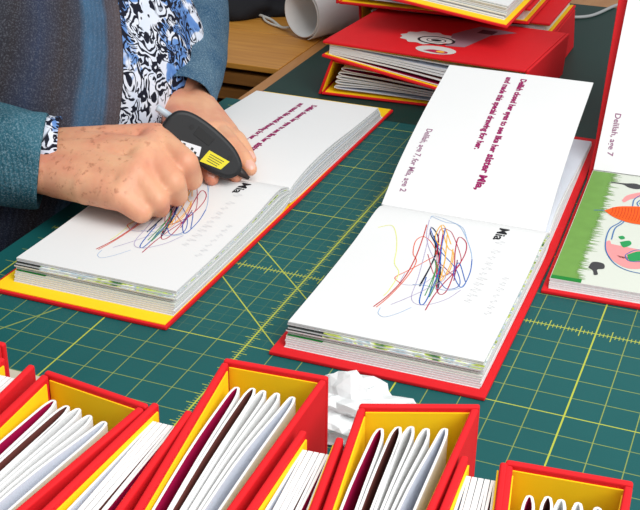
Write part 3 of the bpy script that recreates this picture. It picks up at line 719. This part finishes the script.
# cable things
def cable(name, pts, rr, m_, label):
    V, F = tube(catmull(pts, 8), rr, 8); b = pts[0]
    o = obj(name, rel(V, b), F, m_, smooth=True, loc=b); return tag(o, label, 'cable')
cable('cable', [(-30, 31, .0), (-27, 30.6, .1), (-25, 30.0, -.03), (-23.6, 28.6, -.03), (-22.9, 28.2, .1), (-21.4, 29.4, .06)][:5], .09, 'cable', 'white cable crossing the wooden desk from the bag to the paper roll')
cable('cable', [(-28.4, 33.6, -.03), (-26.4, 31.6, -.03), (-24.9, 29.4, -.03), (-23.3, 28.4, -.03)], .07, 'cable', 'thin white cable on the desk above the other white one')
cable('cable', [(-9.9, 38.5, 0.08), (-8.6, 37.4, .08), (-7.2, 38.2, .08), (-6.2, 41.3, .08), (-5.4, 43.2, -0.04), (-4.2, 45, -0.04)], .10, 'cable_grey', 'grey cable lying across the far edge of the dark mat')

# crumpled black bag
import mathutils.noise as mn
def lump(name, c, rads, amp, fr, m_, label, cat, seed=0, sub=4, sharp=False):
    bm = bmesh.new(); bmesh.ops.create_icosphere(bm, subdivisions=sub, radius=1.0)
    V = []
    for v in bm.verts:
        p = v.co.copy(); q = p*fr+Vector((seed, seed*2.3, 0))
        nz = mn.noise(q) if not sharp else (abs(mn.noise(q))*2-.5+0.5*abs(mn.noise(q*2.3))+0.25*mn.noise(q*5))
        k = 1+amp*nz; z = p.z*k*rads[2]
        V.append((p.x*k*rads[0], p.y*k*rads[1], max(z, -rads[2]*.55)+rads[2]*.55))
    F = [tuple(v.index for v in f.verts) for f in bm.faces]; bm.free()
    o = obj(name, V, F, m_, smooth=not sharp, loc=c); return tag(o, label, cat)
lump('bag', (-28.0, 32.5, -.12), (4.6, 3.4, 1.7), .5, 1.6, 'bag', 'black fabric bag lying on the wooden desk behind the person', 'bag', 3)
lump('plastic_film', (-5.5, -7.75, 0.005), (1.45, 1.05, 0.74), .62, 1.25, 'film', 'crumpled white plastic film on the mat behind the front row', 'plastic film', 8, 4, True)

# ------------------------------------------------------------------ person (seated at the left edge of the table)
PB = (-29, 8, -29.4)
per = thing('person', 'person in a blue knit cardigan and patterned blouse, gluing a book page with both hands', 'person', PB)
def capsule(p, q, r0, r1, seg=20, rings=5):
    p, q = Vector(p), Vector(q); d = q-p; L = d.length; t = d.normalized() if L > 1e-6 else Vector((0, 0, 1))
    a = t.orthogonal().normalized(); b = t.cross(a); V, F = [], []
    prof = [(-r0*cos(math.pi/2*i/rings), r0*sin(math.pi/2*i/rings)) for i in range(rings+1)] + [(L+r1*sin(math.pi/2*i/rings), r1*cos(math.pi/2*i/rings)) for i in range(rings+1)]
    for (h, rr) in prof:
        for k in range(seg): an = 2*math.pi*k/seg; V.append(p+t*h+(a*cos(an)+b*sin(an))*max(rr, 1e-4))
    for i in range(len(prof)-1):
        for k in range(seg): F.append((i*seg+k, i*seg+(k+1) % seg, (i+1)*seg+(k+1) % seg, (i+1)*seg+k))
    F.append(tuple(range(seg))); F.append(tuple(range((len(prof)-1)*seg, len(prof)*seg)))
    return V, F
def ellipsoid(c, r, seg=28, rings=18):
    V, F = [], []
    for i in range(rings+1):
        th = math.pi*i/rings
        for k in range(seg): an = 2*math.pi*k/seg; V.append((c[0]+r[0]*max(sin(th), 1e-3)*cos(an), c[1]+r[1]*max(sin(th), 1e-3)*sin(an), c[2]+r[2]*cos(th)))
    for i in range(rings):
        for k in range(seg): F.append((i*seg+k, i*seg+(k+1) % seg, (i+1)*seg+(k+1) % seg, (i+1)*seg+k))
    F.append(tuple(range(seg))); F.append(tuple(range(rings*seg, (rings+1)*seg)))
    return V, F
def chain(pts, rs): return [capsule(pts[i], pts[i+1], rs[i], rs[i+1]) for i in range(len(pts)-1)]
def remeshed(name, parts, voxel, m_, parent, base, smooth_it=6):
    V, F, I = join(*parts)
    o = obj(name, V, F, m_)
    rm = o.modifiers.new('r', 'REMESH'); rm.mode = 'VOXEL'; rm.voxel_size = voxel*S; rm.use_smooth_shade = True
    sm = o.modifiers.new('s', 'SMOOTH'); sm.factor = 0.5; sm.iterations = smooth_it
    bpy.context.view_layer.update(); dg = bpy.context.evaluated_depsgraph_get()
    me = bpy.data.meshes.new_from_object(o.evaluated_get(dg)); old = o.data; o.modifiers.clear(); o.data = me; bpy.data.meshes.remove(old)
    bv = Vector(base)*S
    for v in me.vertices: v.co -= bv
    me.name = name; o.parent = parent
    return o
H = []
# right arm and hand (closed around the glue gun)
RW1, RW2 = (-20.9, 1.7, 2.48), (-20.1, 0.12, 2.06)
R_SH, R_EL = (-30.5, -0.8, 15.0), (-27.6, -2.6, 3.4)
def mid3(a, b, t=.5): return tuple(x+(y-x)*t for x, y in zip(a, b))
H += chain([R_SH, R_EL], [2.2, 1.7]) + chain([R_EL, (-24.5, -0.6, 2.7), (-21.8, .75, 2.35)], [1.6, 1.35, 1.1])
H += chain([RW1, mid3(RW1, RW2), RW2], [.78, .9, .74]) + [capsule((-23.6, .2, 2.7), RW1, .8, .78), capsule((-23.2, -.6, 2.5), RW2, .8, .76)]
im, mm, rm_, pm = (-17.35, 2.75, 3.02), (-16.95, 1.4, 2.98), (-16.8, .25, 2.62), (-17.0, -0.62, 2.1)
for a, b, ra, rb in ((RW1, im, .8, .64), (RW1, mm, .8, .62), (mid3(RW1, RW2), mm, .9, .62), (mid3(RW1, RW2), rm_, .88, .6), (RW2, rm_, .8, .6), (RW2, pm, .8, .54), (im, mm, .62, .6), (mm, rm_, .6, .58), (rm_, pm, .56, .52)): H.append(capsule(a, b, ra, rb))
H.append(capsule(mid3(RW1, im, .5), mid3(RW2, pm, .5), .74, .7))
H.append(capsule(mid3(RW1, im, .8), mid3(RW2, pm, .85), .66, .6))
ip, mp, rp, pp = (-15.5, 1.6, 2.78), (-15.5, .62, 2.38), (-15.75, -.12, 1.98), (-16.15, -.62, 1.62)
H += chain([im, ip, (-15.55, 2.1, 1.95), (-16.3, 2.9, 1.75)], [.58, .50, .44, .36])
H += chain([mm, mp, (-15.6, 1.05, 1.7), (-16.3, 1.7, 1.5)], [.56, .49, .42, .36])
H += chain([rm_, rp, (-15.85, .2, 1.52), (-16.5, .85, 1.42)], [.53, .45, .38, .33])
H += chain([pm, pp, (-16.25, -.35, 1.42), (-16.8, .15, 1.38)], [.48, .40, .33, .29])
for a, b, c, d in ((im, ip, mm, mp), (mm, mp, rm_, rp), (rm_, rp, pm, pp)): H.append(capsule(mid3(mid3(a, c), mid3(b, d), 0), mid3(mid3(a, c), mid3(b, d), .62), .5, .38))
H += chain([(-20.2, 2.2, 2.5), (-18.9, 3.5, 2.3), (-17.6, 4.0, 2.2), (-16.8, 3.7, 2.2)], [.75, .56, .46, .38])
# left arm and hand (flat on the page)
L_SH, L_EL = (-29.5, 18.6, 15.0), (-25.3, 19.2, 4.6)
LW = (-20.0, 10.1, 2.0)
H += chain([L_SH, (-28.0, 19.7, 9.0), L_EL, (-23.1, 16.4, 3.2), (-21.1, 12.5, 2.45), (-20.2, 10.4, 2.15)], [2.2, 1.8, 1.45, 1.25, 1.1, .95])
LWa, LWb = (-20.4, 9.6, 2.05), (-19.4, 10.1, 1.95)
li, lm, lr, lp = (-17.9, 6.0, 1.95), (-17.35, 6.65, 1.95), (-16.95, 7.2, 1.85), (-16.75, 7.7, 1.65)
for b, rb in ((li, .5), (lm, .5), (lr, .48), (lp, .44)):
    H.append(capsule(LWa, b, .66, rb)); H.append(capsule(LWb, b, .62, rb))
H += chain([li, lm, lr, lp], [.5, .5, .48, .44])
H += chain([li, (-16.6, 4.6, 1.98), (-15.9, 3.95, 1.72), (-15.45, 3.55, 1.42)], [.44, .37, .34, .29])
H += chain([lm, (-15.95, 5.3, 2.0), (-15.2, 4.6, 1.72), (-14.75, 4.2, 1.42)], [.44, .37, .34, .29])
H += chain([lr, (-15.8, 6.05, 1.9), (-14.95, 5.4, 1.66), (-14.5, 5.0, 1.42)], [.42, .35, .32, .28])
H += chain([lp, (-15.95, 7.0, 1.75), (-15.35, 6.4, 1.55), (-14.95, 6.0, 1.38)], [.38, .30, .28, .25])
H += chain([(-19.9, 8.7, 1.9), (-18.8, 6.9, 1.7), (-17.9, 5.6, 1.6), (-17.3, 4.8, 1.45)], [.62, .48, .4, .33])
# trunk, neck, head
H += [ellipsoid((-31, 8.6, 1.0), (4.6, 7.2, 9.5)), ellipsoid((-31.5, 8.8, 10), (4.4, 8.2, 7.5)), ellipsoid((-32, 8.8, 14.6), (3.0, 8.6, 3.0))]
H += chain([(-32, 8.8, 15), (-30.8, 8.8, 20)], [2.6, 2.2]) + [ellipsoid((-29.6, 8.8, 24.2), (3.7, 3.0, 4.6)), ellipsoid((-28.6, 8.8, 22.2), (2.9, 2.3, 3.0))]
H += [capsule((-26.2, 8.8, 24.6), (-25.4, 8.8, 23.4), .35, .5), ellipsoid((-29.8, 5.7, 24.0), (.7, .35, 1.0)), ellipsoid((-29.8, 11.9, 24.0), (.7, .35, 1.0)), ellipsoid((-26.1, 8.8, 21.9), (.5, .9, .3))]
bodyo = remeshed('body', H, 0.085, 'skin', per, PB, 4)
# nails of the left hand as a second material on the same mesh
me = bodyo.data; me.materials.append(M['nail'])
for c in ((-15.42, 3.52, 1.70), (-14.70, 4.14, 1.70), (-14.44, 4.92, 1.68), (-14.9, 5.95, 1.62)):
    cc = (Vector(c)-Vector(PB))*S
    for p in me.polygons:
        if (p.center-cc).length < 0.22*S and p.normal.z > 0.15: p.material_index = 1

def loft(rings, closed=True):
    n = len(rings[0]); V, F = [], []
    for rg in rings: V += rg
    for i in range(len(rings)-1):
        for k in range(n if closed else n-1): F.append((i*n+k, i*n+(k+1) % n, (i+1)*n+(k+1) % n, (i+1)*n+k))
    return V, F
def solid(o, th, off=1): s_ = o.modifiers.new('thickness', 'SOLIDIFY'); s_.thickness = th*S; s_.offset = off; return o
def sub(o, lv=1): s_ = o.modifiers.new('subdivision', 'SUBSURF'); s_.levels = lv; s_.render_levels = lv; return o
# blouse: loose, folded front
def torso_ring(z, front, cy, hw, back, a0=-math.pi, a1=math.pi, n=72, fold=0.0, ph=0.0, off=0.0):
    out = []
    for k in range(n+1 if a1-a0 < 6.28 else n):
        a = a0+(a1-a0)*k/n; c_, s_ = cos(a), sin(a); e = 0.72
        cxx = (front+back)/2; rx = (front-back)/2+off; ry = hw+off
        x = cxx+rx*math.copysign(abs(c_)**e, c_); y = cy+ry*math.copysign(abs(s_)**e, s_)
        if fold: x += fold*(sin(y*1.9+z*.35+ph)+.6*sin(y*3.7-z*.6+1.3+ph))*max(0, c_)
        out.append((x, y, z))
    return out
rings = []
for z, fr, hw, fo in ((-7, -23.2, 7.6, .1), (-3, -22.4, 8.2, .15), (-.6, -21.6, 8.4, .15), (.5, -20.9, 8.5, .2), (1.2, -20.0, 8.4, .25), (2.4, -19.75, 8.0, .28), (4.2, -20.1, 8.0, .26), (6.5, -21.3, 8.3, .24), (9, -22.8, 8.8, .2), (12, -26.2, 9.0, .12), (15, -28.4, 8.4, .05), (17, -29.6, 4.2, 0), (18, -29.8, 3.0, 0)):
    rings.append(torso_ring(z, fr, 8.8, hw, -36.4+max(0, z-12)*.25, fold=fo))
V, F = loft(rings); o = obj('blouse', rel(V, PB), F, 'blouse', per, smooth=True); sub(o)
tag(o, 'loose blouse with black, white and blue paisley print')
# cardigan panels: open front, right panel edge at y ~ 8.4
CR = ((-9, -22.6, 8.6, 4.5), (-5, -22.1, 9.0, 4.8), (-2, -21.5, 9.2, 5.0), (-.2, -21.2, 9.3, 5.2), (.6, -20.7, 9.3, 5.1), (1.2, -19.8, 9.2, 4.6), (2.4, -19.45, 9.1, 4.3), (4.2, -19.8, 9.1, 5.1), (6.5, -21.0, 9.2, 7.0), (9, -22.5, 9.5, 8.4), (12, -25.2, 9.6, 8.5), (14.5, -27.6, 9.2, 8.6), (16.6, -29.4, 6.5, 8.6))
def ang(y, ry): return -math.asin(min(1, (abs(y-8.8)/ry))**(1/.72))
rg = [torso_ring(z, fr, 8.8, hw, -37.2+max(0, z-12)*.25, -math.pi, ang(ye, hw), 60, fold=.12, ph=2.0) for z, fr, hw, ye in CR]
V, F = loft(rg, False); o = obj('cardigan_panel', rel(V, PB), F, 'cardigan', per, smooth=True)
at_ = o.data.attributes.new('knit_distance', 'FLOAT', 'POINT'); ns = len(rg[0])
vals = []
for ring in rg:
    acc = [0.0]
    for k in range(ns-1, 0, -1): acc.append(acc[-1]+(Vector(ring[k])-Vector(ring[k-1])).length)
    vals += list(reversed(acc))
at_.data.foreach_set('value', vals); solid(o, .16); sub(o)
rg = [torso_ring(z, fr-.8, 8.8, hw, -37.2+max(0, z-12)*.25, 1.0, math.pi, 60, fold=.12, ph=2.0) for z, fr, hw, ye in CR]
V, F = loft(rg, False); o = solid(obj('cardigan_panel', rel(V, PB), F, 'sleeve_blue', per, smooth=True), .16); sub(o)
def sleeve(name, pts, rs, m_, label=None, lump_=0.08):
    P = catmull(pts, 5); R = [q.x for q in catmull([Vector((r_, 0, 0)) for r_ in rs], 5)]
    V, F = [], []; seg = 32
    for i, p in enumerate(P):
        t = (P[min(i+1, len(P)-1)]-P[max(i-1, 0)]).normalized(); a = t.cross(Vector((0, 0, 1))).normalized(); b = a.cross(t)
        for k in range(seg):
            an = 2*math.pi*k/seg; rr = R[i]*(1+lump_*mn.noise(Vector((p.x*.5+cos(an)*1.4, p.y*.5+sin(an)*1.4, p.z*.5))))
            V.append(p+(a*cos(an)+b*sin(an))*rr)
    for i in range(len(P)-1):
        for k in range(seg): F.append((i*seg+k, i*seg+(k+1) % seg, (i+1)*seg+(k+1) % seg, (i+1)*seg+k))
    o = solid(obj(name, rel(V, PB), F, m_, per, smooth=True), .13, 1); sub(o)
    if label: o['label'] = label
    return o
sleeve('sleeve', [R_SH, (-30.0, -2.4, 9.0), (-28.4, -3.4, 4.2), (-25.8, -2.0, 3.1), (-23.4, -.5, 2.75), (-21.0, .72, 2.32)], [3.0, 2.6, 2.3, 2.05, 1.85, 1.74], 'sleeve_teal', 'teal knit sleeve with a turned cuff', .12)
sleeve('sleeve', [L_SH, (-28.0, 19.9, 9.0), (-25.2, 19.4, 4.6), (-23.0, 16.6, 3.2), (-21.1, 12.5, 2.45), (-19.65, 9.3, 2.05)], [3.0, 2.4, 2.0, 1.75, 1.5, 1.14], 'sleeve_blue', 'blue grey knit sleeve pushed back from the wrist', .14)
# patterned blouse cuff peeping out of the right sleeve
V, F = tube([(-21.6, .95, 2.62), (-20.72, 1.4, 2.55)], [1.25, 1.22], 24, False); o = solid(obj('blouse_cuff', rel(V, PB), F, 'blouse', per, smooth=True), .05)
# trousers and lower legs
T = []
for y in (4.4, 13.2): T += chain([(-30.5, y, -9.5), (-16.5, y, -10.2), (-15.5, y, -28.0)], [3.6, 2.9, 2.0]) + [capsule((-15.5, y, -28.2), (-10.5, y, -28.4), 1.0, .9)]
T += [ellipsoid((-31, 8.8, -8), (5.4, 8.0, 4.4))]
remeshed('trousers', T, .35, 'trousers', per, PB, 3)
V, F = ellipsoid((-30.4, 8.8, 25.2), (4.1, 3.5, 4.9)); V2 = [(min(v[0], -28.2+(.18*(v[2]-25))), v[1], v[2]) for v in V]; obj('hair', rel(V2, PB), F, 'hair', per, smooth=True)
r = thing('stool', 'plain stool under the seated person', 'stool', (-31.5, 8.8, -29.4))
V, F = box(-7, 7, -7.5, 7.5, 14.4, 15.6); bevel(obj('seat', V, F, 'wood_dark', r), .3, 3)
for x, y in ((-6, -6.5), (6, -6.5), (-6, 6.5), (6, 6.5)): V, F = box(x-.6, x+.6, y-.6, y+.6, 0, 14.4); obj('leg', V, F, 'wood_dark', r)

# ------------------------------------------------------------------ glue gun
G0 = Vector((-17.02, 3.20, 3.40)); G1 = Vector((-14.28, 4.22, 1.66))      # rear and nozzle tip
ax_ = (G1-G0).normalized(); L = (G1-G0).length
nrm = Vector((.47, -.80, .38)); nrm = (nrm-ax_*nrm.dot(ax_)).normalized()   # flat side faces the lens
nrm = nrm.normalized(); hd = nrm.cross(ax_).normalized()
if hd.z > 0: hd = -hd
gm = Matrix((ax_, hd, ax_.cross(hd))).transposed().to_4x4(); gm.translation = G0*S
if (gm.to_3x3() @ Vector((0, 0, 1))).dot(nrm) < 0: SGN = -1
else: SGN = 1
gun = thing('glue_gun', 'small black hot glue gun with a yellow warning label, held in the right hand', 'glue gun', matrix=gm)
def gp(pts, th0, th1, name, m_, parent, bev=.12, cat=True):
    Q = catmull([Vector((p[0], p[1], 0)) for p in pts+[pts[0]]], 4)[:-1] if cat else [Vector((p[0], p[1], 0)) for p in pts]
    n = len(Q); V = [(q.x, q.y, th0*SGN) for q in Q]+[(q.x, q.y, th1*SGN) for q in Q]
    F = [tuple(range(n)), tuple(range(n, 2*n))]+[(i, (i+1) % n, n+(i+1) % n, n+i) for i in range(n)]
    o = obj(name, V, F, m_, parent)
    if bev: bevel(o, bev, 3)
    return o
body_o = gp([(-.22, -.35), (.0, -.72), (.5, -.90), (1.3, -.86), (2.2, -.66), (2.75, -.42), (3.12, -.08), (3.14, .3), (2.85, .62), (2.3, .72), (1.6, .70), (1.15, .85), (.95, 1.4), (.8, 2.2), (.2, 2.3), (-.1, 2.0), (-.05, 1.2), (-.28, .4)], -.40, .40, 'gun_body', 'black_plastic', gun, .16)
V, F = tube([(2.95, .12, 0), (3.3, .16, 0), (3.6, .2, 0)], [.2, .15, .07], 14); obj('nozzle', V, F, 'nozzle', gun, smooth=True)
gp([(.62, .22), (1.40, .06), (1.5, .42), (.72, .60)], .39, .412, 'white_label', 'label_white', gun, 0, False)
V, F = join(*[box(.74+.17*k, .84+.17*k, .24+(k % 2)*.08, .34+(k % 2)*.08, .413*SGN, .417*SGN) for k in range(4)])[:2]; obj('label_print', V, F, 'label_ink', gun)
gp([(1.6, .56), (1.72, .02), (2.6, .02), (2.45, .44)], .39, .412, 'warning_label', 'label_yellow', gun, 0, False)
V, F = join(*[box(1.82, 2.42-.05*k, .12+.09*k, .145+.09*k, .413*SGN, .417*SGN) for k in range(4)])[:2]; obj('label_print', V, F, 'label_ink', gun)
gp([(.95, -.58), (1.7, -.45), (1.62, -.1), (.9, -.2)], .39, .412, 'window_recess', 'black_deep', gun, .02, False)
for x, y in ((.72, -.42), (2.55, -.1)):
    V, F = tube([(x, y, .38*SGN), (x, y, .412*SGN)], .1, 14); obj('screw', V, F, 'black_deep', gun)
gs = thing('glue_stick', 'milky glue stick poking out of the rear of the glue gun', 'glue stick', matrix=gm)
V, F = tube([(-.75, -.42, 0), (-.7, -.42, 0), (.1, -.36, 0)], [.11, .14, .14], 16); obj('stick', V, F, 'glue', gs, smooth=True)
